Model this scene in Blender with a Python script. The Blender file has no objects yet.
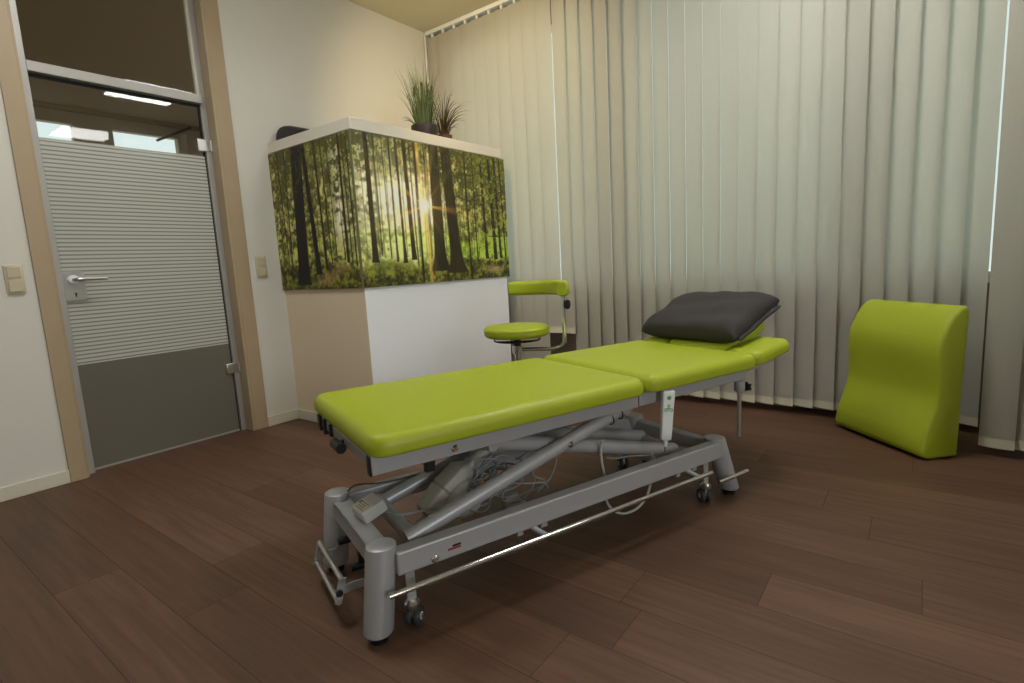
import bpy, bmesh, math, random
import numpy as np
from mathutils import Vector, Matrix

random.seed(7)
sc = bpy.context.scene
COL = sc.collection
PI = math.pi

# ------------------------------------------------------------------ camera
YAW, PITCH, ROLL, FPX = -0.6512009, -0.1419566, -0.0535226, 539.81
CAM = Vector((3.5375, 0.12285, 1.01271))
fw = Vector((math.sin(YAW) * math.cos(PITCH), math.cos(YAW) * math.cos(PITCH), math.sin(PITCH)))
r0 = Vector((math.cos(YAW), -math.sin(YAW), 0)); u0 = r0.cross(fw)
rt = math.cos(ROLL) * r0 + math.sin(ROLL) * u0
up = -math.sin(ROLL) * r0 + math.cos(ROLL) * u0
cd = bpy.data.cameras.new('camera'); cam = bpy.data.objects.new('camera', cd); COL.objects.link(cam)
m = Matrix.Identity(4)
for i in range(3):
    m[i][0] = rt[i]; m[i][1] = up[i]; m[i][2] = -fw[i]; m[i][3] = CAM[i]
cam.matrix_world = m
cd.sensor_width = 36.0; cd.lens = FPX / 1024 * 36.0; cd.clip_start = 0.02; cd.clip_end = 100
sc.camera = cam

# ------------------------------------------------------------------ world, lights, exposure
w = bpy.data.worlds.new('world'); sc.world = w; w.use_nodes = True
bg = w.node_tree.nodes['Background']
bg.inputs[0].default_value = (0.84, 0.93, 0.95, 1); bg.inputs[1].default_value = 1.1
sc.view_settings.view_transform = 'Standard'; sc.view_settings.look = 'None'
sc.view_settings.gamma = 1.0; sc.view_settings.use_curve_mapping = False
sc.view_settings.exposure = 0.0

def area(name, loc, direction, sx, sy, power, color, spread=PI):
    l = bpy.data.lights.new(name, 'AREA'); l.shape = 'RECTANGLE'; l.size = sx; l.size_y = sy
    l.energy = power; l.color = color; l.spread = spread
    o = bpy.data.objects.new(name, l); COL.objects.link(o); o.location = loc
    o.rotation_euler = Vector(direction).to_track_quat('-Z', 'Y').to_euler()
    return o
# daylight outside the blind-covered windows and an added fill outside an unseen opening in the right wall
area('daylight_window_wall', (2.4, 4.75, 1.8), (0, -1, 0), 5.0, 2.4, 120, (0.82, 0.93, 1.0))
area('side_fill_daylight', (7.75, -0.4, 1.9), (-1, 0.30, 0.12), 2.0, 1.6, 78, (0.97, 0.99, 1.0))
# unseen ceiling panel added towards the door to brighten the left side
area('added_panel_light', (1.25, 1.0, 3.02), (0, 0, -1), 0.58, 0.58, 9, (1.0, 0.97, 0.90), math.radians(150))
# warm ceiling spotlight aimed at the blind corner
sp = bpy.data.lights.new('ceiling_spot_light', 'SPOT'); sp.energy = 92; sp.color = (1.0, 0.76, 0.42)
sp.spot_size = math.radians(120); sp.spot_blend = 1.0; sp.shadow_soft_size = 0.05
so = bpy.data.objects.new('ceiling_spot_light', sp); COL.objects.link(so); so.location = (1.25, 2.35, 2.93)
so.rotation_euler = (Vector((0.8, 3.75, 2.2)) - Vector((1.25, 2.35, 2.93))).to_track_quat('-Z', 'Y').to_euler()

# ------------------------------------------------------------------ materials
def lin(c):
    return tuple(((x / 255) / 12.92 if x / 255 <= 0.04045 else ((x / 255 + 0.055) / 1.055) ** 2.4) for x in c) + (1,)

def mat(name, color, rough=0.5, metal=0.0, bump=0.0, bscale=200, var=0.0, vscale=6, spec=0.5, trans=0.0, coat=0.0):
    mt = bpy.data.materials.new(name); mt.use_nodes = True
    nt = mt.node_tree; b = nt.nodes['Principled BSDF']
    c = lin(color) if max(color) > 1 else tuple(color) + (1,)
    b.inputs['Base Color'].default_value = c; b.inputs['Roughness'].default_value = rough
    b.inputs['Metallic'].default_value = metal; b.inputs['Specular IOR Level'].default_value = spec
    b.inputs['Transmission Weight'].default_value = trans; b.inputs['Coat Weight'].default_value = coat
    tc = nt.nodes.new('ShaderNodeTexCoord')
    if var > 0:
        n = nt.nodes.new('ShaderNodeTexNoise'); n.inputs['Scale'].default_value = vscale; n.inputs['Detail'].default_value = 4
        nt.links.new(tc.outputs['Object'], n.inputs['Vector'])
        mx = nt.nodes.new('ShaderNodeMix'); mx.data_type = 'RGBA'
        mx.inputs[6].default_value = tuple(x * (1 - var) for x in c[:3]) + (1,)
        mx.inputs[7].default_value = tuple(min(1, x * (1 + var)) for x in c[:3]) + (1,)
        nt.links.new(n.outputs['Fac'], mx.inputs[0]); nt.links.new(mx.outputs[2], b.inputs['Base Color'])
    if bump > 0:
        n2 = nt.nodes.new('ShaderNodeTexNoise'); n2.inputs['Scale'].default_value = bscale; n2.inputs['Detail'].default_value = 3
        nt.links.new(tc.outputs['Object'], n2.inputs['Vector'])
        bp = nt.nodes.new('ShaderNodeBump'); bp.inputs['Strength'].default_value = bump; bp.inputs['Distance'].default_value = 0.002
        nt.links.new(n2.outputs['Fac'], bp.inputs['Height']); nt.links.new(bp.outputs[0], b.inputs['Normal'])
    return mt

M = {}
M['wall'] = mat('painted_wall', (208, 206, 196), 0.85, bump=0.35, bscale=90, var=0.02)
M['ceil'] = mat('ceiling_paint', (220, 210, 182), 0.9, bump=0.1, bscale=60)
M['partition'] = mat('partition_laminate', (238, 240, 242), 0.55)
M['partition_side'] = mat('partition_side_paint', (220, 204, 178), 0.7)
M['base'] = mat('baseboard_paint', (205, 198, 180), 0.5)
M['beech'] = mat('beech_wood', (165, 146, 117), 0.45, var=0.06, vscale=9)
M['alu'] = mat('brushed_aluminium', (165, 163, 158), 0.42, metal=0.35)
M['seal'] = mat('black_rubber_seal', (18, 16, 15), 0.6)
M['green'] = mat('lime_green_leatherette', (160, 174, 36), 0.42, bump=0.25, bscale=420, spec=0.45)
M['greydark'] = mat('anthracite_pillow_cloth', (62, 60, 59), 0.9, bump=0.4, bscale=500, spec=0.2)
M['frame'] = mat('silver_grey_powder_coat', (164, 165, 168), 0.36, metal=0.2)
M['chrome'] = mat('chrome', (225, 225, 225), 0.12, metal=1.0)
M['chromeS'] = mat('satin_chrome', (205, 205, 205), 0.28, metal=1.0)
M['black'] = mat('black_plastic', (16, 16, 17), 0.4)
M['rubber'] = mat('grey_rubber_wheel', (50, 50, 54), 0.6)
M['motor'] = mat('light_grey_motor_plastic', (172, 170, 160), 0.5)
M['motor2'] = mat('pale_motor_cover_plastic', (186, 188, 186), 0.45)
M['cable'] = mat('grey_cable_sheath', (128, 132, 136), 0.5)
M['cablew'] = mat('pale_cable_sheath', (188, 186, 178), 0.5)
M['white'] = mat('white_plastic', (226, 230, 230), 0.4)
M['switch'] = mat('ivory_switch_plastic', (190, 180, 152), 0.4)
M['red'] = mat('red_print', (140, 30, 28), 0.5)
M['greenprint'] = mat('green_print', (90, 170, 60), 0.5)
M['pot'] = mat('dark_brown_ceramic', (40, 33, 30), 0.4)
M['potr'] = mat('red_brown_ceramic', (72, 40, 32), 0.5)
M['grass'] = mat('green_grass_blade', (80, 94, 56), 0.55, var=0.3, vscale=14)
M['grassb'] = mat('brown_grass_blade', (66, 54, 30), 0.6, var=0.3, vscale=14)
M['reed'] = mat('brown_cattail', (56, 36, 28), 0.9)
M['blackfab'] = mat('black_leatherette', (22, 19, 18), 0.5)
M['corr'] = mat('corridor_ceiling_paint', (168, 146, 120), 0.9)
M['corrw'] = mat('corridor_wall_paint', (176, 160, 138), 0.9)
M['darkred'] = mat('dark_red_trim_paint', (90, 34, 28), 0.5)
M['dark'] = mat('dark_parapet_paint', (128, 112, 100), 0.7)
M['soil'] = mat('potting_soil', (40, 28, 20), 0.95)
M['canvas_edge'] = mat('canvas_edge', (120, 116, 80), 0.8)

def glass_mat():
    mt = bpy.data.materials.new('clear_glass'); mt.use_nodes = True; nt = mt.node_tree; nt.nodes.clear()
    o = nt.nodes.new('ShaderNodeOutputMaterial'); t = nt.nodes.new('ShaderNodeBsdfTransparent'); t.inputs[0].default_value = (0.9, 0.93, 0.91, 1)
    g = nt.nodes.new('ShaderNodeBsdfGlossy'); g.inputs['Roughness'].default_value = 0.02
    fr = nt.nodes.new('ShaderNodeFresnel'); fr.inputs[0].default_value = 1.5
    mx = nt.nodes.new('ShaderNodeMixShader'); nt.links.new(fr.outputs[0], mx.inputs[0]); nt.links.new(t.outputs[0], mx.inputs[1]); nt.links.new(g.outputs[0], mx.inputs[2])
    nt.links.new(mx.outputs[0], o.inputs[0]); return mt
M['glass'] = glass_mat()

def film_mat():
    """white film on the glass: fine horizontal stripes above, plain grey satin film below z 0.595"""
    mt = bpy.data.materials.new('striped_satin_film'); mt.use_nodes = True; nt = mt.node_tree; nt.nodes.clear()
    N = nt.nodes.new; L = nt.links.new
    o = N('ShaderNodeOutputMaterial'); geo = N('ShaderNodeTexCoord'); sx = N('ShaderNodeSeparateXYZ'); L(geo.outputs['Object'], sx.inputs[0])
    dv = N('ShaderNodeMath'); dv.operation = 'DIVIDE'; dv.inputs[1].default_value = 0.0215; L(sx.outputs[2], dv.inputs[0])
    fr = N('ShaderNodeMath'); fr.operation = 'FRACT'; L(dv.outputs[0], fr.inputs[0])
    st = N('ShaderNodeMath'); st.operation = 'GREATER_THAN'; st.inputs[1].default_value = 0.36; L(fr.outputs[0], st.inputs[0])
    low = N('ShaderNodeMath'); low.operation = 'LESS_THAN'; low.inputs[1].default_value = 0.595; L(sx.outputs[2], low.inputs[0])
    mxm = N('ShaderNodeMath'); mxm.operation = 'MAXIMUM'; L(st.outputs[0], mxm.inputs[0]); L(low.outputs[0], mxm.inputs[1])
    tr = N('ShaderNodeBsdfTransparent'); tr.inputs[0].default_value = (0.62, 0.62, 0.60, 1)
    col = N('ShaderNodeMix'); col.data_type = 'RGBA'; col.inputs[6].default_value = lin((206, 208, 198)); col.inputs[7].default_value = lin((122, 119, 106)); L(low.outputs[0], col.inputs[0])
    df = N('ShaderNodeBsdfDiffuse'); L(col.outputs[2], df.inputs[0])
    tl = N('ShaderNodeBsdfTranslucent'); L(col.outputs[2], tl.inputs[0])
    gl = N('ShaderNodeBsdfGlossy'); gl.inputs['Roughness'].default_value = 0.25; gl.inputs[0].default_value = (0.8, 0.8, 0.8, 1)
    a = N('ShaderNodeMixShader'); a.inputs[0].default_value = 0.30; L(df.outputs[0], a.inputs[1]); L(tl.outputs[0], a.inputs[2])
    b = N('ShaderNodeMixShader'); b.inputs[0].default_value = 0.06; L(a.outputs[0], b.inputs[1]); L(gl.outputs[0], b.inputs[2])
    fc = N('ShaderNodeMapRange'); fc.inputs[3].default_value = 0.45; fc.inputs[4].default_value = 1.0; L(mxm.outputs[0], fc.inputs[0])
    c = N('ShaderNodeMixShader'); L(fc.outputs[0], c.inputs[0]); L(tr.outputs[0], c.inputs[1]); L(b.outputs[0], c.inputs[2])
    L(c.outputs[0], o.inputs[0]); return mt
M['film'] = film_mat()

def slat_mat(name='blind_fabric', fac=0.42, hem=False):
    mt = bpy.data.materials.new(name); mt.use_nodes = True; nt = mt.node_tree; nt.nodes.clear()
    N = nt.nodes.new; L = nt.links.new
    o = N('ShaderNodeOutputMaterial'); tc = N('ShaderNodeTexCoord')
    mp = N('ShaderNodeMapping'); mp.inputs['Scale'].default_value = (260, 260, 14); L(tc.outputs['Object'], mp.inputs[0])
    n = N('ShaderNodeTexNoise'); n.inputs['Scale'].default_value = 1.0; n.inputs['Detail'].default_value = 3; L(mp.outputs[0], n.inputs['Vector'])
    mx = N('ShaderNodeMix'); mx.data_type = 'RGBA'; L(n.outputs['Fac'], mx.inputs[0])
    mx.inputs[6].default_value = lin((188, 184, 174)); mx.inputs[7].default_value = lin((202, 199, 190))
    if hem:
        mx.inputs[6].default_value = lin((212, 206, 186)); mx.inputs[7].default_value = lin((226, 220, 202))
    df = N('ShaderNodeBsdfDiffuse'); tl = N('ShaderNodeBsdfTranslucent'); L(mx.outputs[2], df.inputs[0]); tl.inputs[0].default_value = lin((224, 224, 212))
    a = N('ShaderNodeMixShader'); a.inputs[0].default_value = fac; L(df.outputs[0], a.inputs[1]); L(tl.outputs[0], a.inputs[2])
    L(a.outputs[0], o.inputs[0]); return mt
M['slat'] = slat_mat()
M['slathem'] = slat_mat('blind_fabric_hem', 0.10, True)

def emit_mat(name, c, s):
    mt = bpy.data.materials.new(name); mt.use_nodes = True; b = mt.node_tree.nodes['Principled BSDF']
    b.inputs['Emission Color'].default_value = tuple(c) + (1,); b.inputs['Emission Strength'].default_value = s
    b.inputs['Base Color'].default_value = tuple(c) + (1,); return mt
M['led'] = emit_mat('led_panel_light', (1.0, 0.98, 0.95), 28.0)
M['led_dim'] = emit_mat('led_panel_light_dimmed', (1.0, 0.97, 0.93), 12.0)
M['lampglow'] = emit_mat('spot_lamp_glow', (1.0, 0.85, 0.6), 12.0)

def floor_mat():
    mt = bpy.data.materials.new('walnut_toned_plank_floor'); mt.use_nodes = True; nt = mt.node_tree
    N = nt.nodes.new; L = nt.links.new; b = nt.nodes['Principled BSDF']
    at = N('ShaderNodeAttribute'); at.attribute_name = 'plank'; sp_ = N('ShaderNodeSeparateColor'); L(at.outputs['Color'], sp_.inputs[0])
    tc = N('ShaderNodeTexCoord')
    off = N('ShaderNodeVectorMath'); off.operation = 'SCALE'; off.inputs['Scale'].default_value = 37.0; L(at.outputs['Color'], off.inputs[0])
    ad = N('ShaderNodeVectorMath'); L(tc.outputs['Object'], ad.inputs[0]); L(off.outputs[0], ad.inputs[1])
    mp = N('ShaderNodeMapping'); mp.inputs['Scale'].default_value = (1.2, 22, 22); L(ad.outputs[0], mp.inputs[0])
    n = N('ShaderNodeTexNoise'); n.inputs['Scale'].default_value = 1.6; n.inputs['Detail'].default_value = 8; n.inputs['Roughness'].default_value = 0.62; n.inputs['Distortion'].default_value = 0.6
    L(mp.outputs[0], n.inputs['Vector'])
    mp2 = N('ShaderNodeMapping'); mp2.inputs['Scale'].default_value = (1.0, 3.0, 3.0); L(ad.outputs[0], mp2.inputs[0])
    n2 = N('ShaderNodeTexNoise'); n2.inputs['Scale'].default_value = 2.2; n2.inputs['Detail'].default_value = 3; L(mp2.outputs[0], n2.inputs['Vector'])
    ramp = N('ShaderNodeValToRGB'); L(n.outputs['Fac'], ramp.inputs[0])
    ramp.color_ramp.elements[0].position = 0.28; ramp.color_ramp.elements[0].color = lin((76, 54, 40))
    ramp.color_ramp.elements[1].position = 0.72; ramp.color_ramp.elements[1].color = lin((103, 74, 57))
    # knots
    vo = N('ShaderNodeTexVoronoi'); vo.inputs['Scale'].default_value = 1.4; mp3 = N('ShaderNodeMapping'); mp3.inputs['Scale'].default_value = (1.0, 2.6, 1); L(ad.outputs[0], mp3.inputs[0]); L(mp3.outputs[0], vo.inputs['Vector'])
    kr = N('ShaderNodeMapRange'); kr.inputs[1].default_value = 0.015; kr.inputs[2].default_value = 0.075; kr.inputs[3].default_value = 0.55; kr.inputs[4].default_value = 1.0; L(vo.outputs['Distance'], kr.inputs[0])
    tone = N('ShaderNodeMapRange'); tone.inputs[3].default_value = 0.82; tone.inputs[4].default_value = 1.16; L(sp_.outputs[0], tone.inputs[0])
    t2 = N('ShaderNodeMapRange'); t2.inputs[3].default_value = 0.80; t2.inputs[4].default_value = 1.2; L(n2.outputs['Fac'], t2.inputs[0])
    mm = N('ShaderNodeMath'); mm.operation = 'MULTIPLY'; L(tone.outputs[0], mm.inputs[0]); L(t2.outputs[0], mm.inputs[1])
    mk = N('ShaderNodeMath'); mk.operation = 'MULTIPLY'; L(mm.outputs[0], mk.inputs[0]); L(kr.outputs[0], mk.inputs[1])
    sc_ = N('ShaderNodeVectorMath'); sc_.operation = 'SCALE'; L(ramp.outputs[0], sc_.inputs[0]); L(mk.outputs[0], sc_.inputs['Scale'])
    L(sc_.outputs[0], b.inputs['Base Color']); b.inputs['Roughness'].default_value = 0.48; b.inputs['Specular IOR Level'].default_value = 0.35
    bp = N('ShaderNodeBump'); bp.inputs['Strength'].default_value = 0.12; bp.inputs['Distance'].default_value = 0.002; L(n.outputs['Fac'], bp.inputs['Height']); L(bp.outputs[0], b.inputs['Normal'])
    return mt
M['floor'] = floor_mat()

def print_mat():
    mt = bpy.data.materials.new('forest_photo_print'); mt.use_nodes = True; nt = mt.node_tree; b = nt.nodes['Principled BSDF']
    a = nt.nodes.new('ShaderNodeAttribute'); a.attribute_name = 'print'; nt.links.new(a.outputs['Color'], b.inputs['Base Color']); b.inputs['Roughness'].default_value = 0.6
    return mt
M['print'] = print_mat()

# ------------------------------------------------------------------ mesh helpers
def new_bm(): return bmesh.new()

def obj(name, bm, material, parent=None, smooth=False, bevel=0.0, segs=2, sharp=40):
    me = bpy.data.meshes.new(name); bmesh.ops.recalc_face_normals(bm, faces=bm.faces[:]); bm.to_mesh(me); bm.free()
    if material: me.materials.append(material)
    o = bpy.data.objects.new(name, me); COL.objects.link(o)
    if parent: o.parent = parent
    if smooth:
        for p in me.polygons: p.use_smooth = True
        me.set_sharp_from_angle(angle=math.radians(sharp))
    if bevel > 0:
        md = o.modifiers.new('bevel', 'BEVEL'); md.width = bevel; md.segments = segs; md.limit_method = 'ANGLE'
        for p in me.polygons: p.use_smooth = True
        me.set_sharp_from_angle(angle=math.radians(35)); md.harden_normals = False
    return o

def box(bm, x0, x1, y0, y1, z0, z1):
    vs = [bm.verts.new((x, y, z)) for z in (z0, z1) for x, y in ((x0, y0), (x1, y0), (x1, y1), (x0, y1))]
    for f in ((0, 3, 2, 1), (4, 5, 6, 7), (0, 1, 5, 4), (1, 2, 6, 5), (2, 3, 7, 6), (3, 0, 4, 7)):
        bm.faces.new([vs[i] for i in f])
    return vs

def obox(bm, c, ax, ay, az, hx, hy, hz):
    ax, ay, az = [Vector(v).normalized() for v in (ax, ay, az)]
    c = Vector(c); vs = []
    for s in (-1, 1):
        for a, b in ((-1, -1), (1, -1), (1, 1), (-1, 1)):
            vs.append(bm.verts.new(c + ax * hx * a + ay * hy * b + az * hz * s))
    for f in ((0, 3, 2, 1), (4, 5, 6, 7), (0, 1, 5, 4), (1, 2, 6, 5), (2, 3, 7, 6), (3, 0, 4, 7)):
        bm.faces.new([vs[i] for i in f])

def bar(bm, p, q, w_, h_, upv=(0, 0, 1)):
    """rectangular bar from p to q, w_ across, h_ along up"""
    p, q = Vector(p), Vector(q); d = (q - p); l = d.length; d.normalize()
    s = d.cross(Vector(upv)).normalized(); u = s.cross(d)
    obox(bm, (p + q) / 2, d, s, u, l / 2, w_ / 2, h_ / 2)

def loft(bm, rings, cap=True, closed=True):
    R = [[bm.verts.new(p) for p in r] for r in rings]
    n = len(R[0])
    for a, b in zip(R[:-1], R[1:]):
        for i in range(n if closed else n - 1):
            j = (i + 1) % n
            bm.faces.new((a[i], a[j], b[j], b[i]))
    if cap:
        bm.faces.new(R[0][::-1]); bm.faces.new(R[-1])
    return R

def tube(bm, pts, r, n=12, cap=True):
    pts = [Vector(p) for p in pts]; rs = r if isinstance(r, (list, tuple)) else [r] * len(pts)
    t0 = (pts[1] - pts[0]).normalized()
    ref = Vector((0, 0, 1)) if abs(t0.z) < 0.9 else Vector((1, 0, 0))
    nrm = (ref - t0 * ref.dot(t0)).normalized(); rings = []
    for i, p in enumerate(pts):
        t = ((pts[min(i + 1, len(pts) - 1)] - pts[max(i - 1, 0)])).normalized()
        nrm = (nrm - t * nrm.dot(t)).normalized(); bn = t.cross(nrm)
        rings.append([p + (nrm * math.cos(a) + bn * math.sin(a)) * rs[i] for a in [2 * PI * k / n for k in range(n)]])
    loft(bm, rings, cap)

def crom(pts, k=8):
    pts = [Vector(p) for p in pts]; P = [pts[0] * 2 - pts[1]] + pts + [pts[-1] * 2 - pts[-2]]; out = []
    for i in range(1, len(P) - 2):
        for j in range(k):
            t = j / k; a, b, c, d = P[i - 1], P[i], P[i + 1], P[i + 2]
            out.append(0.5 * ((2 * b) + (c - a) * t + (2 * a - 5 * b + 4 * c - d) * t * t + (-a + 3 * b - 3 * c + d) * t ** 3))
    out.append(pts[-1]); return out

def lathe(bm, prof, n=32, c=(0, 0, 0), axis='z', cap=True):
    """prof: list of (r, h)"""
    c = Vector(c); rings = []
    for r, h in prof:
        ring = []
        for k in range(n):
            a = 2 * PI * k / n; x, y = r * math.cos(a), r * math.sin(a)
            v = (x, y, h) if axis == 'z' else ((h, x, y) if axis == 'x' else (x, h, y))
            ring.append(c + Vector(v))
        rings.append(ring)
    loft(bm, rings, cap)

def rrect(L, W, r, k=6):
    """rounded rectangle outline centred at 0"""
    pts = []; r = min(r, L / 2 - 1e-4, W / 2 - 1e-4)
    for cx, cy, a0 in ((L / 2 - r, W / 2 - r, 0), (-L / 2 + r, W / 2 - r, PI / 2), (-L / 2 + r, -W / 2 + r, PI), (L / 2 - r, -W / 2 + r, 1.5 * PI)):
        for i in range(k + 1):
            a = a0 + PI / 2 * i / k; pts.append((cx + r * math.cos(a), cy + r * math.sin(a)))
    return pts

def pad(bm, u0_, u1_, v0, v1, z0, z1, rp=0.04, re=0.025, fn=None, grid=True):
    """upholstered pad: rounded in plan and along its edges; closed with gently crowned top"""
    L, W = u1_ - u0_, v1 - v0; cu, cv = (u0_ + u1_) / 2, (v0 + v1) / 2; H = z1 - z0; rb = re * 0.35
    rings = []
    def ring(ins, z):
        return [Vector((cu + x, cv + y, z)) for x, y in rrect(L - 2 * ins, W - 2 * ins, max(rp - ins, 0.006))]
    rings.append(ring(0.08, z0)); rings.append(ring(rb, z0))
    for i in range(1, 4):
        a = PI / 2 * i / 3; rings.append(ring(rb * (1 - math.sin(a)), z0 + rb * (1 - math.cos(a))))
    for i in range(0, 8):
        a = PI / 2 * i / 7; rings.append(ring(re * (1 - math.cos(a)), z1 - 0.003 - re + re * math.sin(a)))
    rings.append(ring(re + 0.03, z1 - 0.001)); rings.append(ring(min(L, W) * 0.35, z1))
    if fn: rings = [[fn(p) for p in r] for r in rings]
    loft(bm, rings, True)

def empty(name, loc=(0, 0, 0), rz=0, label=None, cat=None, group=None, kind=None):
    o = bpy.data.objects.new(name, None); COL.objects.link(o); o.location = loc; o.rotation_euler = (0, 0, rz)
    o.empty_display_size = 0.1
    return tag(o, label, cat, group, kind)

def tag(o, label=None, cat=None, group=None, kind=None):
    if label: o['label'] = label
    if cat: o['category'] = cat
    if group: o['group'] = group
    if kind: o['kind'] = kind
    return o

def struct(name, bm, material, label, cat, bevel=0.0, smooth=False):
    return tag(obj(name, bm, material, None, smooth, bevel), label, cat, None, 'structure')

# ------------------------------------------------------------------ room shell
RX, RY0, YC, H = 7.2, -1.6, 3.75, 3.04
YW = 3.92            # inner face of window wall behind the blinds
# floor: planks along x, 0.194 wide, 1.28 long
bm = new_bm(); lay = None
planks = []
PLW, PLL = 0.194, 1.28
offs = {2: 1.265, 3: 1.79, 4: 0.27, 5: 0.78, 6: 2.93}      # joint positions read for known rows
yk0 = 0.500 - 13 * PLW
row = -11
for k in range(0, 36):
    ya = yk0 + k * PLW; yb_ = ya + PLW
    if yb_ < RY0 or ya > YW + 0.1: continue
    rr = k - 13
    PLL = random.uniform(1.7, 2.1) if rr != 2 else 1.28
    x0 = {0: 1.265, 1: 1.79, 2: 0.27, 3: 0.78, 4: 2.93, 6: 3.2, 7: 3.58, 9: 3.43}.get(rr, random.uniform(0, PLL))
    x = x0 - PLL * 5
    while x < RX + 0.1:
        a, b = max(x, -0.2), min(x + PLL, RX + 0.1)
        if b > a: planks.append((a, b, ya, yb_))
        x += PLL
g = 0.0007
for a, b, c, d in planks:
    c, d = max(c, RY0), min(d, YW + 0.1)
    if d - c < 0.01: continue
    bm.faces.new([bm.verts.new(p) for p in ((a + g, c + g, 0), (b - g, c + g, 0), (b - g, d - g, 0), (a + g, d - g, 0))])
me = bpy.data.meshes.new('floor'); bm.to_mesh(me); bm.free()
base = new_bm(); box(base, -0.2, RX + 0.1, RY0 - 0.1, YW + 0.2, -0.05, -0.0015)
me2 = bpy.data.meshes.new('t'); base.to_mesh(me2); base.free()
bm = new_bm(); bm.from_mesh(me); bm.faces.ensure_lookup_table(); nf = len(bm.faces); bm.from_mesh(me2)
bpy.data.meshes.remove(me); bpy.data.meshes.remove(me2)
fm = bpy.data.meshes.new('floor'); bm.to_mesh(fm); bm.free()
fm.materials.append(M['floor']); fm.materials.append(mat('floor_joint_dark_base', (30, 20, 15), 0.9))  # dark base shows through the narrow plank joints
ca = fm.color_attributes.new('plank', 'FLOAT_COLOR', 'CORNER')
for i, p in enumerate(fm.polygons):
    cc = (random.random(), random.random(), random.random(), 1)
    if i >= nf: p.material_index = 1
    for li in p.loop_indices: ca.data[li].color = cc
fo = bpy.data.objects.new('floor', fm); COL.objects.link(fo)
tag(fo, 'brown wood plank floor of the treatment room', 'floor', None, 'structure')

bm = new_bm(); box(bm, -0.15, RX + 0.1, RY0 - 0.1, YW + 0.2, H, H + 0.1)
struct('ceiling', bm, M['ceil'], 'warm beige painted ceiling', 'ceiling')

# door wall (x = 0 .. -0.15) with one opening for door and transom
DY0, DY1, DZT = 0.935, 1.85, 2.86
bm = new_bm()
box(bm, -0.15, 0, RY0, DY0, 0, H); box(bm, -0.15, 0, DY1, YW + 0.1, 0, H); box(bm, -0.15, 0, DY0, DY1, DZT, H)
struct('wall_left', bm, M['wall'], 'cream textured wall with the glass door', 'wall')
# window wall with three openings and dark parapet
bm = new_bm(); zs0, zs1 = 0.78, 2.85
op = [(0.2, 1.72), (1.78, 3.22), (3.28, 4.03)]
box(bm, 0, RX, YW, YW + 0.2, zs1, H); xs = [0] + [v for o_ in op for v in o_] + [RX]
for i in range(0, len(xs), 2): box(bm, xs[i], xs[i + 1], YW, YW + 0.2, zs0, zs1)
box(bm, 0, RX, YW, YW + 0.2, 0, zs0)
struct('wall_back', bm, M['dark'], 'dark parapet wall behind the vertical blinds', 'wall')
for i, (a, b) in enumerate(op):
    e = empty('window_%d' % (i + 2), ((a + b) / 2, YW + 0.1, zs0), 0, 'window behind the vertical blinds, number %d from the left' % (i + 1) if False else ['leftmost window behind the vertical blinds', 'middle window behind the vertical blinds', 'rightmost window behind the vertical blinds'][i], 'window', None, 'structure')
    hw = (b - a) / 2; hh = zs1 - zs0
    bm = new_bm()
    for (x0_, x1_, z0_, z1_) in ((-hw, -hw + .06, 0, hh), (hw - .06, hw, 0, hh), (-hw + .06, hw - .06, 0, .06), (-hw + .06, hw - .06, hh - .06, hh)): box(bm, x0_, x1_, -.03, .03, z0_, z1_)
    obj('window_frame', bm, M['white'], e)
    bm = new_bm(); box(bm, -hw + .06, hw - .06, -.004, .004, .06, hh - .06); obj('pane', bm, M['glass'], e)
# right wall with an out-of-view opening added for the side fill
bm = new_bm(); box(bm, RX, RX + .15, RY0, -1.4, 0, H); box(bm, RX, RX + .15, 0.6, YW + .2, 0, H)
box(bm, RX, RX + .15, -1.4, 0.6, 0, 1.1); box(bm, RX, RX + .15, -1.4, 0.6, 2.75, H)
struct('wall_right', bm, M['wall'], 'cream wall on the right of the room', 'wall')
bm = new_bm(); box(bm, -0.15, RX + .15, RY0 - .15, RY0, 0, H)
struct('wall_front', bm, M['wall'], 'cream wall behind the viewpoint', 'wall')

bm = new_bm(); box(bm, 4.05, 4.5, 2.8, YW, 0, H); struct('wall_shade_block', bm, M['wall'], 'unseen wall block right of the blinds, added to shade them', 'wall')  # out-of-view block added to keep side light off blinds and cushion
area('corridor_fill_light', (-1.6, 3.2, 3.02), (0, 0, -1), 0.58, 0.58, 9, (1.0, 0.9, 0.76))  # unseen fill added to brighten the corridor behind the glass
# corridor seen through the glass door
CY0, CY1, CX = 0.2, 3.62, -4.3
bm = new_bm(); box(bm, CX, -0.15, CY0, CY1 + 0.6, H, H + .1); struct('trim_5', bm, M['corr'], 'dim brown corridor ceiling seen through the door glass', 'ceiling')
bm = new_bm(); box(bm, CX, -0.15, CY0, CY1 + .1, -.05, 0.0); struct('trim_6', bm, M['corrw'], 'corridor floor beyond the door', 'floor')
bm = new_bm(); box(bm, CX - .1, CX, CY0, 4.2, 0, 2.60); box(bm, CX - .1, CX, CY0, 4.2, 2.865, H)
for a, b in ((CY0, 1.5), (2.33, 2.72), (3.44, 4.2)): box(bm, CX - .1, CX, a, b, 2.60, 2.865)
struct('wall_corridor_end', bm, M['corrw'], 'dim corridor end wall with a strip of high windows', 'wall')
bm = new_bm(); box(bm, CX, -0.15, CY1 + .5, CY1 + .6, 0, H); struct('wall_corridor_side', bm, M['corrw'], 'beige corridor side wall', 'wall')
bm = new_bm(); box(bm, CX, -0.15, CY0 - .1, CY0, 0, H); struct('wall_corridor_far', bm, M['corrw'], 'corridor wall hidden left of the door', 'wall')
bm = new_bm(); box(bm, -4.3, -4.24, CY0, CY1 + .5, 3.0, H); struct('trim_7', bm, M['corr'], 'shallow beam under the corridor ceiling', 'beam')
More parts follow.
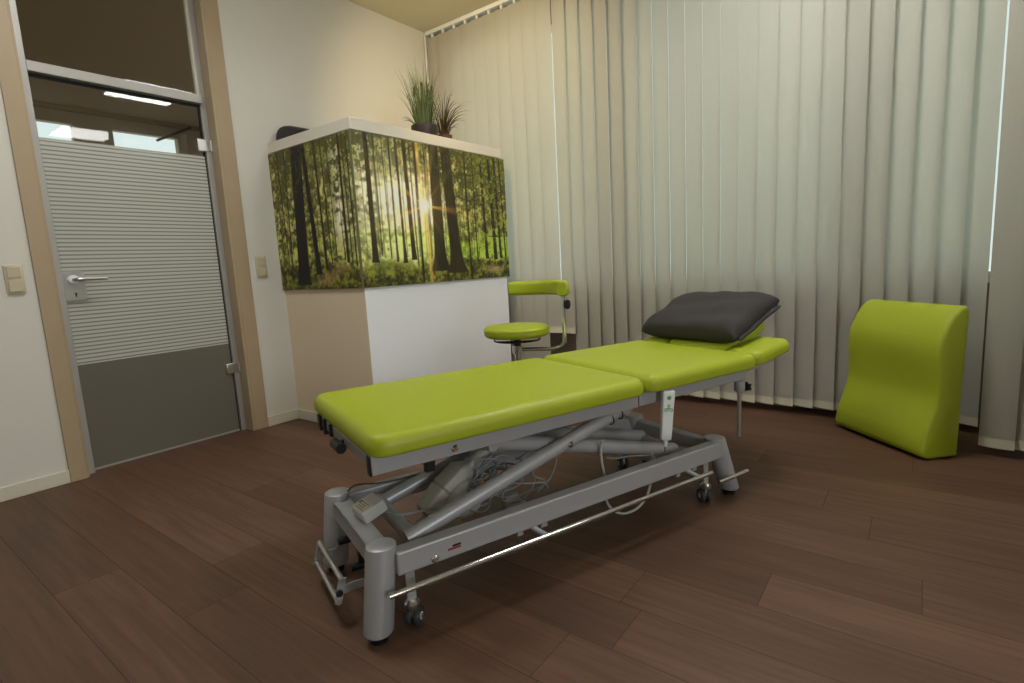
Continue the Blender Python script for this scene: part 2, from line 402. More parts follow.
bm = new_bm(); bar(bm, (-4.26, 3.60, 3.08 - .06), (-4.26, 3.18, 2.80), .03, .05, (1, 0, 0)); struct('trim_8', bm, M['darkred'], 'dark red sloping rail high in the corridor', 'trim')
for (cx, cy, sx, sy, lb) in ((1.25, 1.0, .62, .62, 'unseen lit square ceiling panel added over the floor in front of the door'), (-1.6, 3.2, .62, .62, 'unseen lit square ceiling panel added as fixture for the corridor fill light'), (2.97, 2.72, .62, .62, 'lit square ceiling panel above the treatment table, mirrored at the top of the door glass'), (5.25, 2.77, .62, .60, 'lit square ceiling panel at the far right of the room, mirrored just above the door film')):  # first two panels are unseen additions that brighten room and corridor
    e = empty('ceiling_light_panel', (cx, cy, H), 0, lb, 'ceiling light', 'ceiling light panels')
    bm = new_bm(); box(bm, -sx / 2, sx / 2, -sy / 2, sy / 2, -.012, -.001); obj('diffuser', bm, M['led'] if 2 < cx < 4 else M['led_dim'], e)
    bm = new_bm()
    for x0_, x1_, y0_, y1_ in ((-sx / 2 - .012, -sx / 2, -sy / 2 - .012, sy / 2 + .012), (sx / 2, sx / 2 + .012, -sy / 2 - .012, sy / 2 + .012), (-sx / 2, sx / 2, -sy / 2 - .012, -sy / 2), (-sx / 2, sx / 2, sy / 2, sy / 2 + .012)): box(bm, x0_, x1_, y0_, y1_, -.014, 0)
    obj('panel_rim', bm, M['white'], e)

# baseboards
def bb(name, segs, label):
    bm = new_bm()
    for s in segs: box(bm, *s)
    struct(name, bm, M['base'], label, 'baseboard', bevel=.003)
bb('baseboard_left', [(0, .014, RY0, .862, 0, .07), (0, .014, 1.952, 2.19, 0, .07)], 'cream baseboard along the door wall')
bb('baseboard_partition', [(0.014, .862, 2.176, 2.189, 0, .07)], 'cream baseboard under the beige side of the partition')

# ------------------------------------------------------------------ door
d = empty('door_1', (-0.1, 1.0, 0), 0, 'glass door with striped satin film, silver lever handle and beech frame', 'door', None, 'structure')
def dobj(name, bm, m_, par=None, **k):
    o = obj(name, bm, m_, par or d, **k)
    return o
ox, oy = -0.1, 1.0        # door empty's origin; child geometry is given relative to it
def dbox(bm, x0_, x1_, y0_, y1_, z0_, z1_): box(bm, x0_ - ox, x1_ - ox, y0_ - oy, y1_ - oy, z0_, z1_)
bm = new_bm(); dbox(bm, 0, .014, .862, .937, 0, 2.9); dbox(bm, -.14, .0, .935, .948, 0, DZT); dobj('wood_casing', bm, M['beech'], bevel=.002)
bm = new_bm(); dbox(bm, 0, .014, 1.862, 1.952, 0, 2.9); dbox(bm, -.14, .0138, 1.845, 1.862, 0, DZT); dobj('wood_casing', bm, M['beech'], bevel=.002)
bm = new_bm(); dbox(bm, -.12, -.045, .948, .985, 0, DZT); dbox(bm, -.12, -.075, 1.812, 1.845, 0, DZT); dbox(bm, -.12, -.045, .985, 1.812, 2.092, 2.142)
dobj('metal_frame', bm, M['alu'], bevel=.002)
bm = new_bm(); dbox(bm, -.112, -.092, .985, .99, 0, 2.09); dbox(bm, -.112, -.092, 1.806, 1.812, 0, 2.09); dbox(bm, -.112, -.088, .985, 1.812, 2.078, 2.092); dobj('rubber_seal', bm, M['seal'])
bm = new_bm(); dbox(bm, -.106, -.096, .991, 1.806, .008, 2.076); leaf = dobj('glass_leaf', bm, M['glass'])
bm = new_bm(); dbox(bm, -.0955, -.0952, .991, 1.806, .010, 1.784); dobj('patterned_film', bm, M['film'], leaf)
bm = new_bm(); dbox(bm, -.11, -.092, .991, 1.806, .001, .012); dobj('bottom_seal', bm, M['alu'], leaf)
# lock plate + lever
bm = new_bm()
loft(bm, [[Vector((x - ox, 1.036 - oy + p[0], 1.022 + p[1])) for p in rrect(.1, .155, .014, 4)] for x in (-.095, -.078)]); dobj('lock_plate', bm, M['chromeS'], smooth=True)
bm = new_bm(); lathe(bm, [(.024, -.078 - ox), (.024, -.066 - ox), (.02, -.062 - ox)], 24, (0, 1.036 - oy, 1.055), 'x'); ros = dobj('rosette', bm, M['white'], smooth=True)
bm = new_bm(); tube(bm, crom([(-.064 - ox, .036, 1.055), (-.035 - ox, .036, 1.055), (-.022 - ox, .05, 1.056), (-.02 - ox, .10, 1.056), (-.02 - ox, .172, 1.056)], 6), .0100, 12); dobj('lever_handle', bm, M['chromeS'], smooth=True)
bm = new_bm(); lathe(bm, [(.006, -.0778 - ox), (.006, -.0765 - ox)], 16, (0, .038, .980), 'x'); box(bm, -.0778 - ox, -.0765 - ox, .035, .041, .963, .978); dobj('keyhole', bm, M['black'])
for z0_, z1_ in ((.395, .462), (1.812, 1.886)):
    bm = new_bm(); dbox(bm, -.112, -.074, 1.765, 1.84, z0_, z1_); hh_ = dobj('hinge', bm, M['chromeS'], bevel=.004)
    bm = new_bm(); tube(bm, [(-.07 - ox, 1.842 - oy, z0_ + .004), (-.07 - ox, 1.842 - oy, z1_ - .004)], .009, 12); dobj('hinge_pin', bm, M['chromeS'], hh_, smooth=True)
e = empty('window_1', (-.09, 1.4, 2.142), 0, 'clear glass transom above the door', 'window', None, 'structure')
bm = new_bm(); box(bm, -.005, .003, -.415, .412, .002, DZT - 2.142 - .03); obj('pane', bm, M['glass'], e)
bm = new_bm(); box(bm, -.01, .02, .398, .409, .002, DZT - 2.142); obj('glazing_bead', bm, M['base'], e)

# light switches
def switch(y, z, label):
    s = empty('light_switch', (0, y, z), 0, label, 'light switch')
    bm = new_bm(); loft(bm, [[Vector((x, p[0], p[1])) for p in rrect(.072 - i, .145 - i, .008, 3)] for x, i in ((.0, 0), (.008, 0), (.010, .004))]); obj('cover_plate', bm, M['switch'], s, smooth=True)
    for dz in (-.034, .034):
        bm = new_bm()
        vs = box(bm, .0100, .0145, -.026, .026, dz - .026, dz + .026); vs[5].co.x += .002; vs[6].co.x += .002
        obj('rocker', bm, M['switch'], s, bevel=.0015)
switch(.786, 1.068, 'ivory double light switch on the wall left of the door frame')
switch(2.035, 1.085, 'ivory double light switch between the door frame and the forest picture')

# ------------------------------------------------------------------ partition
PX, PY0, PY1 = .872, 2.19, 3.60
bm = new_bm(); box(bm, 0, PX, PY0, PY1, 0, 1.832)
po = struct('wall_partition', bm, M['partition'], 'half height white partition block carrying the forest pictures', 'partition', bevel=.002)
po.data.materials.append(M['partition_side'])
for p in po.data.polygons:
    if p.normal.y < -.9: p.material_index = 1
bm = new_bm(); box(bm, 0, PX + .012, PY0 - .01, PY1 - .01, 1.832, 1.9)
struct('trim_1', bm, mat('slab_laminate', (212, 206, 192), .55), 'thick white top slab on the partition block', 'slab', bevel=.003)

# forest artwork: one scene spread over four canvases. s = metres along the canvases from the wall corner, t = height 0..1
def smoothn(rng, X, Y, fx, fy):
    nx, ny = int(fx * 3) + 3, int(fy) + 3
    G = rng.random((ny + 2, nx + 2)); x = (X * fx) % (nx - 1); y = (Y * fy) % (ny - 1)
    xi, yi = x.astype(int), y.astype(int); fx_, fy_ = x - xi, y - yi
    fx_ = fx_ * fx_ * (3 - 2 * fx_); fy_ = fy_ * fy_ * (3 - 2 * fy_)
    return (G[yi, xi] * (1 - fx_) + G[yi, xi + 1] * fx_) * (1 - fy_) + (G[yi + 1, xi] * (1 - fx_) + G[yi + 1, xi + 1] * fx_) * fy_

def forest(S, T):
    """S: 0..0.89 is the side canvas, then 0.89..2.34 the front canvases"""
    rng = np.random.default_rng(5)
    n1 = sum(smoothn(np.random.default_rng(10 + i), S, T, f, f) * a for i, (f, a) in enumerate(((6, .3), (16, .3), (40, .4))))
    n2 = sum(smoothn(np.random.default_rng(20 + i), S, T, f, f) * a for i, (f, a) in enumerate(((25, .4), (60, .35), (110, .25))))
    n3 = smoothn(np.random.default_rng(33), S, T, 90, 7)
    sun = (1.435, .56)
    dx, dy = (S - sun[0]), (T - sun[1]) * .91
    R_ = np.sqrt(dx * dx + dy * dy)
    glow = np.exp(-(R_ / .20) ** 2) + .75 * np.exp(-(((S - 1.22) / .26) ** 2 + ((T - .50) * .91 / .22) ** 2)) + .35 * np.exp(-(((S - 1.1) / .3) ** 2 + ((T - .8) / .35) ** 2))
    def mixc(c, k, col): return c * (1 - k[..., None]) + np.array(col) / 255. * k[..., None]
    C = np.zeros(S.shape + (3,)) + np.array((104, 104, 44)) / 255.
    # hazy distance with pale gaps of sky
    C = mixc(C, np.clip((n2 - .42) * 4, 0, 1) * .8, (208, 202, 122))
    C = mixc(C, np.clip((.5 - n2) * 5, 0, 1) * .8, (30, 34, 16))
    C = mixc(C, np.clip((n3 - .55) * 3, 0, 1) * .35, (190, 186, 130))
    gap = np.exp(-((S - .72) / .055) ** 2) * np.clip((T - .22) * 6, 0, 1) + .9 * np.exp(-((S - .955) / .045) ** 2) * np.clip((T - .3) * 3, 0, 1)
    C = mixc(C, np.clip(gap * (1 - .75 * np.clip((n2 - .5) * 5, 0, 1)), 0, 1), (214, 206, 190))
    # light green understorey
    us = np.exp(-((T - .24) / .14) ** 2) * np.clip((S - .85) * 4, 0.25, 1)
    C = mixc(C, np.clip(us * (.35 + n2), 0, 1) * .8, (160, 196, 62))
    C = mixc(C, np.clip(glow * 1.1, 0, 1), (255, 252, 222))
    mist = np.exp(-((S - 1.16) / .30) ** 2) * np.clip(1.15 - np.abs(T - .55) * 1.6, 0, 1)
    C = mixc(C, np.clip(mist * .62, 0, 1), (250, 246, 206))
    C = mixc(C, np.clip(np.exp(-((T - .3) / .10) ** 2) * glow * .9, 0, 1), (196, 222, 90))
    # leaf canopy
    can = np.clip((T - .44 + (n1 - .5) * 1.8) * 3, 0, 1) * np.clip((n2 - .36) * 8, 0, 1) * np.clip(1.15 - glow * .75, .15, 1)
    C = mixc(C, can * .85 * np.clip(1.1 - mist * .6, 0, 1), (48, 50, 20))
    can2 = np.clip((T - .45 + (n1 - .5) * 1.2) * 3, 0, 1) * np.clip((.46 - n2) * 8, 0, 1)
    C = mixc(C, can2 * .6, (160, 152, 66))
    # ground
    gline = .17 + .02 * np.sin(S * 7) + (n1 - .5) * .08 + np.exp(-((S - .62) / .16) ** 2) * .05
    gr = np.clip((gline - T) * 25, 0, 1)
    gcol = np.zeros_like(C) + np.array((60, 62, 22)) / 255.
    gcol = mixc(gcol, np.clip((n2 - .45) * 4, 0, 1) * .8, (140, 142, 52))
    gcol = mixc(gcol, np.clip((.42 - n2) * 5, 0, 1), (26, 24, 12))
    path = np.exp(-(((S - (.80 - (.2 - T) * 2.0)) / .11) ** 2)) * np.clip(T * 20, 0, 1)
    gcol = mixc(gcol, np.clip(path * (.4 + n1), 0, 1) * .75, (150, 122, 78))
    gcol = mixc(gcol, np.exp(-((S - 2.13) / .1) ** 2) * np.exp(-((T - .07) / .03) ** 2) * .7, (176, 150, 120))
    gcol = mixc(gcol, np.clip(np.exp(-((S - 1.25) / .3) ** 2) * np.clip((T - .07) * 10, 0, 1) * (.35 + n1), 0, 1) * .8, (178, 192, 84))
    C = C * (1 - gr[..., None]) + gcol * gr[..., None]
    # trunks: (s at foot, s at top, foot t, top t, width foot, width top, darkness, flare)
    def trunk(sb, st_, tb, tt, wb, wt, dark, flare=0, col=(30, 24, 14)):
        nonlocal C
        f = np.clip((T - tb) / (tt - tb), 0, 1); c = sb + (st_ - sb) * f
        wd = (wb + (wt - wb) * f) / 2 + flare * np.exp(-np.clip(T - tb, 0, 1) / .065)
        k = np.clip((wd - np.abs(S - c + (n1 - .5) * .004)) / .004 + .5, 0, 1) * (T > tb) * (T < tt + .001)
        tex = .75 + .5 * smoothn(np.random.default_rng(77), S, T, 150, 12)
        cc = np.array(col) / 255.
        warm = np.clip(glow * .35, 0, .5)[..., None]
        tc_ = (cc * tex[..., None]) * (1 - warm) + np.array((150, 110, 50)) / 255. * warm
        C = C * (1 - (k * dark)[..., None]) + tc_ * (k * dark)[..., None]
    for i in range(18):
        s_ = rng.uniform(.03, .60); trunk(s_ + rng.normal(0, .006), s_, .17, 1, .010, .006, .55, 0, (70, 58, 26))
    for i in range(26):
        s_ = rng.uniform(.92, 2.33); trunk(s_ + rng.normal(0, .008), s_, .19, 1, .009, .005, .5, 0, (62, 64, 30))
    for t_ in [(.545, .515, .13, 1, .022, .016, .95), (.60, .585, .17, 1, .012, .010, .85), (.655, .645, .2, 1, .010, .008, .8), (.735, .725, .2, .62, .010, .004, .7),
               (.765, .765, .17, 1, .024, .02, .95), (.805, .80, .16, 1, .010, .010, .8), (.845, .84, .14, .97, .014, .012, .85), (.12, .10, .16, 1, .012, .01, .8), (.155, .19, .15, 1, .014, .01, .85),
               (.995, .99, .16, 1, .040, .032, .93, .010), (1.05, 1.045, .2, 1, .012, .01, .7), (1.12, 1.11, .18, 1, .010, .008, .6), (1.17, 1.165, .16, 1, .014, .012, .85, .004), (1.235, 1.22, .15, 1, .020, .016, .9, .012), (1.312, 1.286, .17, 1, .036, .028, .95, .006), (1.345, 1.33, .12, 1, .012, .010, .7),
               (1.385, 1.378, .0, 1, .018, .02, .9), (1.47, 1.46, .17, 1, .010, .008, .5),
               (1.87, 1.855, .0, 1, .018, .014, .92), (1.95, 1.94, .14, 1, .014, .012, .8), (2.06, 2.035, .16, 1, .032, .022, .9, .004), (2.165, 2.13, .15, 1, .04, .030, .93, .004), (2.23, 2.20, .16, 1, .03, .024, .92, .003), (2.29, 2.26, .14, 1, .018, .018, .9)]:
        trunk(*t_)
    trunk(.275, .325, .03, 1, .115, .115, 1, .03, (26, 21, 12)); trunk(.455, .40, .10, 1, .045, .040, 1, .014, (24, 19, 10))
    trunk(1.555, 1.55, .08, 1, .10, .088, 1, .060, (40, 38, 20)); trunk(1.725, 1.662, .06, 1, .115, .095, 1, .065, (42, 36, 20))
    # branches
    for (a0, b0, a1, b1) in ((1.75, .78, 2.1, .9), (1.7, .62, 2.05, .66), (1.9, .45, 2.25, .3), (1.95, .55, 2.3, .72), (2.0, .84, 2.3, .8), (1.86, .7, 2.0, .6)):
        f = np.clip((S - a0) / (a1 - a0), 0, 1); c = b0 + (b1 - b0) * f + .02 * np.sin(f * 9)
        k = np.clip((.006 - np.abs(T - c)) / .004, 0, 1) * (S > a0) * (S < a1)
        C = mixc(C, k * .8, (34, 30, 16))
    # needles hanging in front of the upper trunks
    nd = np.clip((T - .58 + (n1 - .5) * 1.2) * 3, 0, 1) * np.clip((n3 * .5 + n2 - .74) * 9, 0, 1) * np.clip(1.2 - glow, 0, 1)
    C = mixc(C, nd * .6, (74, 72, 30))
    # dappled leaves on the right part
    lv = np.clip((S - 1.85) * 5, 0, 1) * np.clip((n2 - .56) * 9, 0, 1) * np.clip((T - .2) * 5, 0, 1)
    C = mixc(C, lv * .75, (128, 142, 44))
    # sun star
    ang = np.arctan2(dy, dx); rays = np.clip(np.cos(ang * 9 + .6) * .6 + np.cos(ang * 14 + 1) * .5, 0, 1) ** 2
    k = rays * np.exp(-R_ / .17) * 1.3
    C = mixc(C, np.clip(k, 0, 1) * .85, (255, 196, 96))
    beam = np.exp(-((S - (1.40 + (1 - T) * .06)) / .018) ** 2) * .55
    C = mixc(C, np.clip(beam, 0, 1), (236, 196, 96))
    C = mixc(C, np.clip(np.exp(-(R_ / .055) ** 2), 0, 1), (255, 252, 225))
    # colours of the print as seen, turned linear
    C = np.clip(C, 0, 1)
    Cl = np.where(C <= .04045, C / 12.92, ((C + .055) / 1.055) ** 2.4)
    return np.clip(Cl * 1.35 - .006, 0.004, 1)

def canvas(name, s0, s1, z0, z1, axis, label):
    """stretched canvas: front face is a fine grid coloured by the print, with real thickness"""
    th = .016; L = s1 - s0; Hh = z1 - z0
    nx, nz = max(2, int(L / .0045)), int(Hh / .0045)
    xs_ = np.linspace(0, L, nx + 1); zs_ = np.linspace(0, Hh, nz + 1)
    X, Z = np.meshgrid(xs_, zs_)
    colr = forest(s0 + X, Z / Hh)
    verts = []
    if axis == 'y': P3 = lambda x, z, dpt: (x, -dpt, z)         # faces -y
    else: P3 = lambda x, z, dpt: (dpt, x, z)                     # faces +x
    verts = [P3(x, z, th) for z in zs_ for x in xs_]
    n = nx + 1; faces = [(j * n + i, j * n + i + 1, (j + 1) * n + i + 1, (j + 1) * n + i) for j in range(nz) for i in range(nx)]
    k = len(verts); verts += [P3(0, 0, th), P3(L, 0, th), P3(L, Hh, th), P3(0, Hh, th), P3(0, 0, 0), P3(L, 0, 0), P3(L, Hh, 0), P3(0, Hh, 0)]
    nf_ = len(faces)
    faces += [(k, k + 4, k + 5, k + 1), (k + 1, k + 5, k + 6, k + 2), (k + 2, k + 6, k + 7, k + 3), (k + 3, k + 7, k + 4, k), (k + 4, k + 7, k + 6, k + 5)]
    me = bpy.data.meshes.new(name); me.from_pydata(verts, [], faces)
    me.materials.append(M['print']); me.materials.append(M['canvas_edge'])
    for p in list(me.polygons)[nf_:]: p.material_index = 1
    at_ = me.color_attributes.new('print', 'FLOAT_COLOR', 'POINT')
    arr = np.ones((len(verts), 4), dtype=np.float32); arr[:k, :3] = colr.reshape(-1, 3); arr[k:, :3] = .03
    at_.data.foreach_set('color', arr.ravel())
    o = bpy.data.objects.new(name, me); COL.objects.link(o)
    tag(o, label, 'picture', 'forest canvases on the partition'); return o
ZP0, ZP1 = .919, 1.826
o = canvas('canvas_print', 0, .868, ZP0, ZP1, 'y', 'forest picture canvas on the beige left side of the partition, dark leaning trunks'); o.location = (.003, PY0 - .0012, ZP0)
for a, b, lb in ((2.176, 2.655, 'front forest picture canvas at the partition corner, pale misty light between trunks'), (2.659, 3.135, 'middle front forest picture canvas with sun rays and two thick trunks'), (3.139, 3.615, 'rightmost forest picture canvas, shady trees with leafy branches')):
    o = canvas('canvas_print', .89 + a - 2.176, .89 + b - 2.176, ZP0, ZP1, 'x', lb); o.location = (PX + .0012, a, ZP0)

# ------------------------------------------------------------------ things on the partition slab
ZS = 1.9
# black bolster, D-shaped in section, running back along the wall
bm = new_bm(); rings = []
sec = [(0, .004), (-.008, .03), (-.002, .06), (.02, .086), (.055, .102), (.10, .104), (.16, .094), (.23, .074), (.30, .046), (.345, .02), (.35, .004)]
for t, k in ((0, .8), (.012, .93), (.03, 1), (.15, 1), (.30, 1), (.36, 1), (.378, .93), (.39, .8)):
    rings.append([(.17 + (x - .17) * k, t - .195, .004 + (z - .004) * k) for x, z in sec] + [(.17 + (.17 - .17 + x - .17) * k, t - .195, .0) for x in (.30, .2, .1, .03)])
loft(bm, rings); o = obj('bolster_cushion', bm, M['blackfab'], smooth=True, sharp=60); o.location = (.012, 2.42, ZS)
tag(o, 'black rounded bolster cushion lying on the white slab against the wall', 'cushion')

def blade(bm, p0, p1, p2, w_, n=8):
    """arched tapering leaf blade with a folded midrib"""
    p0, p1, p2 = Vector(p0), Vector(p1), Vector(p2); prev = None
    d_ = (p2 - p0); side = d_.cross(Vector((random.uniform(-1, 1), random.uniform(-1, 1), .3))).normalized()
    for i in range(n + 1):
        t = i / n; p = p0 * (1 - t) ** 2 + p1 * 2 * t * (1 - t) + p2 * t * t; ww = w_ * (1 - t ** 2) * .5 + .0002
        off_ = side.cross(d_).normalized() * ww * .5
        cur = [bm.verts.new(p - side * ww), bm.verts.new(p + off_), bm.verts.new(p + side * ww)]
        if prev:
            for j in range(2): bm.faces.new((prev[j], prev[j + 1], cur[j + 1], cur[j]))
        prev = cur
pl = empty('potted_grass', (.74, 2.925, ZS), 0, 'artificial green reed grass with brown cattails in a dark round bowl on the slab', 'plant')
bm = new_bm(); lathe(bm, [(.05, 0), (.075, .008), (.094, .05), (.092, .092), (.084, .092), (.082, .07), (.02, .066)], 32); obj('pot', bm, M['pot'], pl, smooth=True)
bm = new_bm(); lathe(bm, [(.076, .060), (.076, .074), (.03, .078)], 24); obj('soil', bm, M['soil'], pl, smooth=True)
bm = new_bm()
for i in range(190):
    a = random.uniform(0, 2 * PI); r = random.uniform(0, .06); h = random.uniform(.20, .46) * (1 - .2 * random.random()); sp2 = random.uniform(.0, .075) + (.05 if random.random() < .18 else 0)
    x, y = r * math.cos(a), r * math.sin(a)
    blade(bm, (x, y, .07), (x + sp2 * .3 * math.cos(a), y + sp2 * .3 * math.sin(a), .07 + h * .6), (x + sp2 * math.cos(a) * 1.2, y + sp2 * math.sin(a) * 1.2, .07 + h), .0062)
for a in (3.6, 3.9, 4.2, 2.9, 5.0):
    blade(bm, (.05 * math.cos(a), .05 * math.sin(a), .08), (.11 * math.cos(a), .11 * math.sin(a), .17), (.16 * math.cos(a), .16 * math.sin(a), .13 + .02 * random.random()), .006)
tag(obj('grass_blades', bm, M['grass'], pl), None, None, None, 'stuff')
for (x, y, h) in ((-.04, -.035, .36), (.0, .0, .39), (.03, .03, .34), (.045, .05, .37), (.0, .05, .30)):
    bm = new_bm(); tube(bm, [(x * .7, y * .7, .07), (x, y, h - .06)], .0016, 6); tube(bm, [(x, y, h - .075), (x, y, h - .07), (x, y, h - .015), (x, y, h - .008)], [.003, .0085, .0085, .003], 10); obj('cattail', bm, M['reed'], pl, smooth=True)
pl = empty('potted_grass', (.74, 3.115, ZS), 0, 'brown drooping ornamental grass in a small red-brown pot, right of the reed grass', 'plant')
bm = new_bm(); lathe(bm, [(.04, 0), (.055, .01), (.06, .055), (.052, .055), (.05, .045), (.01, .044)], 28); obj('pot', bm, M['potr'], pl, smooth=True)
bm = new_bm()
for i in range(46):
    a = random.uniform(-2.2, 2.4); r = random.uniform(0, .035); x, y = r * math.cos(a), r * math.sin(a); k = random.uniform(.08, .25); h = random.uniform(.08, .32)
    blade(bm, (x, y, .045), (x + k * .25 * math.cos(a), y + k * .25 * math.sin(a), .05 + h * 1.0), (x + k * math.cos(a), y + k * math.sin(a), .05 + h * random.uniform(.75, 1.0)), .0065)
for i in range(30):
    a = random.uniform(0, 6.28); r = random.uniform(0, .03); x, y = r * math.cos(a), r * math.sin(a)
    blade(bm, (x, y, .045), (x, y, .12), (x * 1.6, y * 1.6, random.uniform(.14, .28)), .007)
tag(obj('grass_blades', bm, M['grassb'], pl), None, None, None, 'stuff')

# ------------------------------------------------------------------ vertical blinds
def slat(bm, xc, yc, w_, rot, z0, z1, arc=.010):
    """curved fabric strip with thickness"""
    n = 8; th = .0011; ring = []
    pts = []
    for i in range(n + 1):
        t = -1 + 2 * i / n; pts.append((t * w_ / 2, -arc * (1 - t * t)))
    out = [(x, y) for x, y in pts] + [(x, y + th) for x, y in pts[::-1]]
    c, s = math.cos(rot), math.sin(rot)
    def P(z): return [Vector((xc + c * x - s * y, yc + s * x + c * y, z)) for x, y in out]
    loft(bm, [P(z0), P(z1)])
def blind(x0_, pitch, n, y, label, rots, zb=.055, short=(), rail=None, w_=.127, arc=.010):
    e = empty('vertical_blind', (x0_, y, 0), 0, label, 'blind')
    a, b = rail or (-.07, pitch * (n - 1) + .07)
    bm = new_bm(); box(bm, a, b, -.02, .02, H - .035, H - .003); obj('head_rail', bm, M['white'], e, bevel=.003)
    for k in range(n):
        rt_ = rots[k % len(rots)] if isinstance(rots, (list, tuple)) else rots
        rt_ += random.uniform(-.008, .008)
        z = .455 if k in short else zb + random.uniform(-.004, .004)
        xk = pitch * k
        bm = new_bm(); slat(bm, xk, 0, w_, rt_, z, H - .06, arc); s = obj('slat', bm, M['slat'], e, smooth=True)
        bm = new_bm(); slat(bm, xk, -.0015, w_ + .001, rt_, z - .003, z + .042, arc); slat(bm, xk, .0015, w_ + .001, rt_, z - .003, z + .042, arc); obj('bottom_weight', bm, M['slathem'], s, smooth=True)
        bm = new_bm(); box(bm, xk - .008, xk + .008, -.008, .008, H - .062, H - .034); obj('carrier', bm, M['white'], s)
    return e
b1 = blind(.09, .1255, 10, YC, 'left vertical blind in the corner behind the partition, beige slats closed flat', math.radians(7), rail=(-.07, 1.19), arc=.005, short=(9,))
bm = new_bm(); tube(bm, [(-.062, -.03, H - .03), (-.062, -.03, 1.2)], .006, 8); obj('pull_cord', bm, M['white'], b1, smooth=True)
b2 = blind(1.348, .1093, 23, YC, 'wide middle vertical blind with overlapping beige slats behind the treatment table', [math.radians(-11.7 - .74 * min(k, 12)) for k in range(22)] + [math.radians(-35)], short=(0,), rail=(-.06, 2.45), arc=.0035)  # slats turned unequally to leak light along camera sight lines, baked as a ramp
b3 = blind(3.852, .12, 6, 3.40, 'right vertical blind at the picture edge, hanging closer than the others', math.radians(-12), zb=.05, rail=(-.09, .9))

# ------------------------------------------------------------------ green leaning cushion
cu = empty('positioning_cushion', (3.588, 3.188, 0), math.atan2(.722, -.692), None, None)
# local x runs along the long bottom edge, local y = depth away from the room (negated), z up
tag(cu, 'lime green contoured positioning cushion standing upright against the blinds on the right', 'cushion')
prof_f = [(.000, .012), (-.018, .02), (-.024, .045), (-.010, .12), (.015, .19), (.040, .26), (.047, .32), (.046, .38), (.042, .44), (.040, .49), (.043, .54), (.055, .58), (.085, .64), (.112, .68), (.135, .702), (.155, .713)]
prof_b = [(.178, .716), (.192, .70), (.195, .66), (.188, .5), (.182, .3), (.178, .1), (.175, .02), (.168, .004)]
outl = prof_f + prof_b + [(.02, .002)]
cpt = (sum(p[0] for p in outl) / len(outl), .36)
bm = new_bm(); rings = []
LC = .572; re_ = .018
cols = [(0, 1), (.0025, .55), (.008, .2), (.018, 0)] 
for (dx_, k) in cols + [(.1, 0), (.2, 0), (.3, 0), (.4, 0), (.5, 0)] + [(LC - a, b) for a, b in cols[::-1]]:
    ring = []
    for i, (e_, z) in enumerate(outl):
        p = Vector((e_, z)); q_ = Vector(outl[i - 1]); r_ = Vector(outl[(i + 1) % len(outl)]); t = (r_ - q_).normalized(); nrm = Vector((-t.y, t.x))
        if nrm.dot(Vector(cpt) - p) < 0: nrm = -nrm
        p = p + nrm * k * re_
        ring.append((dx_, -p.x, max(p.y, .001)))
    rings.append(ring)
loft(bm, rings); o = obj('cushion_body', bm, M['green'], cu, smooth=True, sharp=70)

# ------------------------------------------------------------------ stool
ST = (1.80, 2.45, 0)
st = empty('swivel_stool', ST, 0, 'round lime green swivel stool with curved backrest and chrome column behind the treatment table', 'stool')
bm = new_bm(); zt = .685
lathe(bm, [(.10, zt - .058), (.160, zt - .058), (.172, zt - .051), (.177, zt - .042), (.178, zt - .020), (.174, zt - .009), (.164, zt - .002), (.14, zt), (.05, zt + .002)], 48); se = obj('seat', bm, M['green'], st, smooth=True, sharp=60)
bm = new_bm(); tube(bm, [Vector((.1792 * math.cos(a), .1792 * math.sin(a), zt - .017)) for a in [2 * PI * i / 48 for i in range(49)]], .0016, 6, False); obj('seam', bm, M['green'], se, smooth=True)
bm = new_bm(); lathe(bm, [(.05, zt - .070), (.10, zt - .0585)], 24); lathe(bm, [(.02, zt - .12), (.02, zt - .07)], 20); obj('seat_mount', bm, M['black'], st, smooth=True)
bm = new_bm(); tube(bm, [Vector((.125 * math.cos(a), .125 * math.sin(a), zt - .078)) for a in [2 * PI * i / 40 for i in range(41)]], .004, 8, False)
for a in (0, 2.09, 4.19): tube(bm, [(0, 0, zt - .09), (.125 * math.cos(a), .125 * math.sin(a), zt - .078)], .004, 8)
obj('height_ring', bm, M['black'], st, smooth=True)
bm = new_bm(); tube(bm, [(0, 0, .36), (0, 0, zt - .10)], .017, 20); tube(bm, [(0, 0, .10), (0, 0, .37)], .025, 20); obj('column', bm, M['chrome'], st, smooth=True)
for i in range(5):
    a = 2 * PI * i / 5 + .3; c, s = math.cos(a), math.sin(a)
    bm = new_bm(); tube(bm, [(0, 0, .12), (.08 * c, .08 * s, .115), (.2 * c, .2 * s, .08), (.25 * c, .25 * s, .07)], [.022, .019, .014, .012], 12); lg = obj('leg', bm, M['chrome'], st, smooth=True)
    bm = new_bm(); lathe(bm, [(.02, -.018), (.025, -.014), (.025, .014), (.02, .018)], 20, (.25 * c, .25 * s, .0255), 'x'); obj('caster', bm, M['black'], lg, smooth=True)
# back arm: from the column outwards, up to the curved rest
ra = .258; aa = math.radians(26); pxx, pyy = ra * math.cos(aa), ra * math.sin(aa)
bm = new_bm(); lathe(bm, [(.03, .53), (.03, .575)], 20)
tube(bm, crom([(0, 0, .552), (pxx * .5, pyy * .5, .552), (pxx * .8, pyy * .8, .553), (pxx * .97, pyy * .97, .575), (pxx, pyy, .62), (pxx, pyy, .83)], 6), .0105, 14); ar = obj('back_arm', bm, M['chrome'], st, smooth=True)
bm = new_bm(); lathe(bm, [(.0, 0), (.009, .001), (.009, .010)], 12, (pxx + .008, pyy, .788), 'x'); lathe(bm, [(.008, .010), (.024, .012), (.026, .017), (.024, .023), (.01, .026)], 18, (pxx + .008, pyy, .788), 'x'); obj('clamp_knob', bm, M['black'], ar, smooth=True)
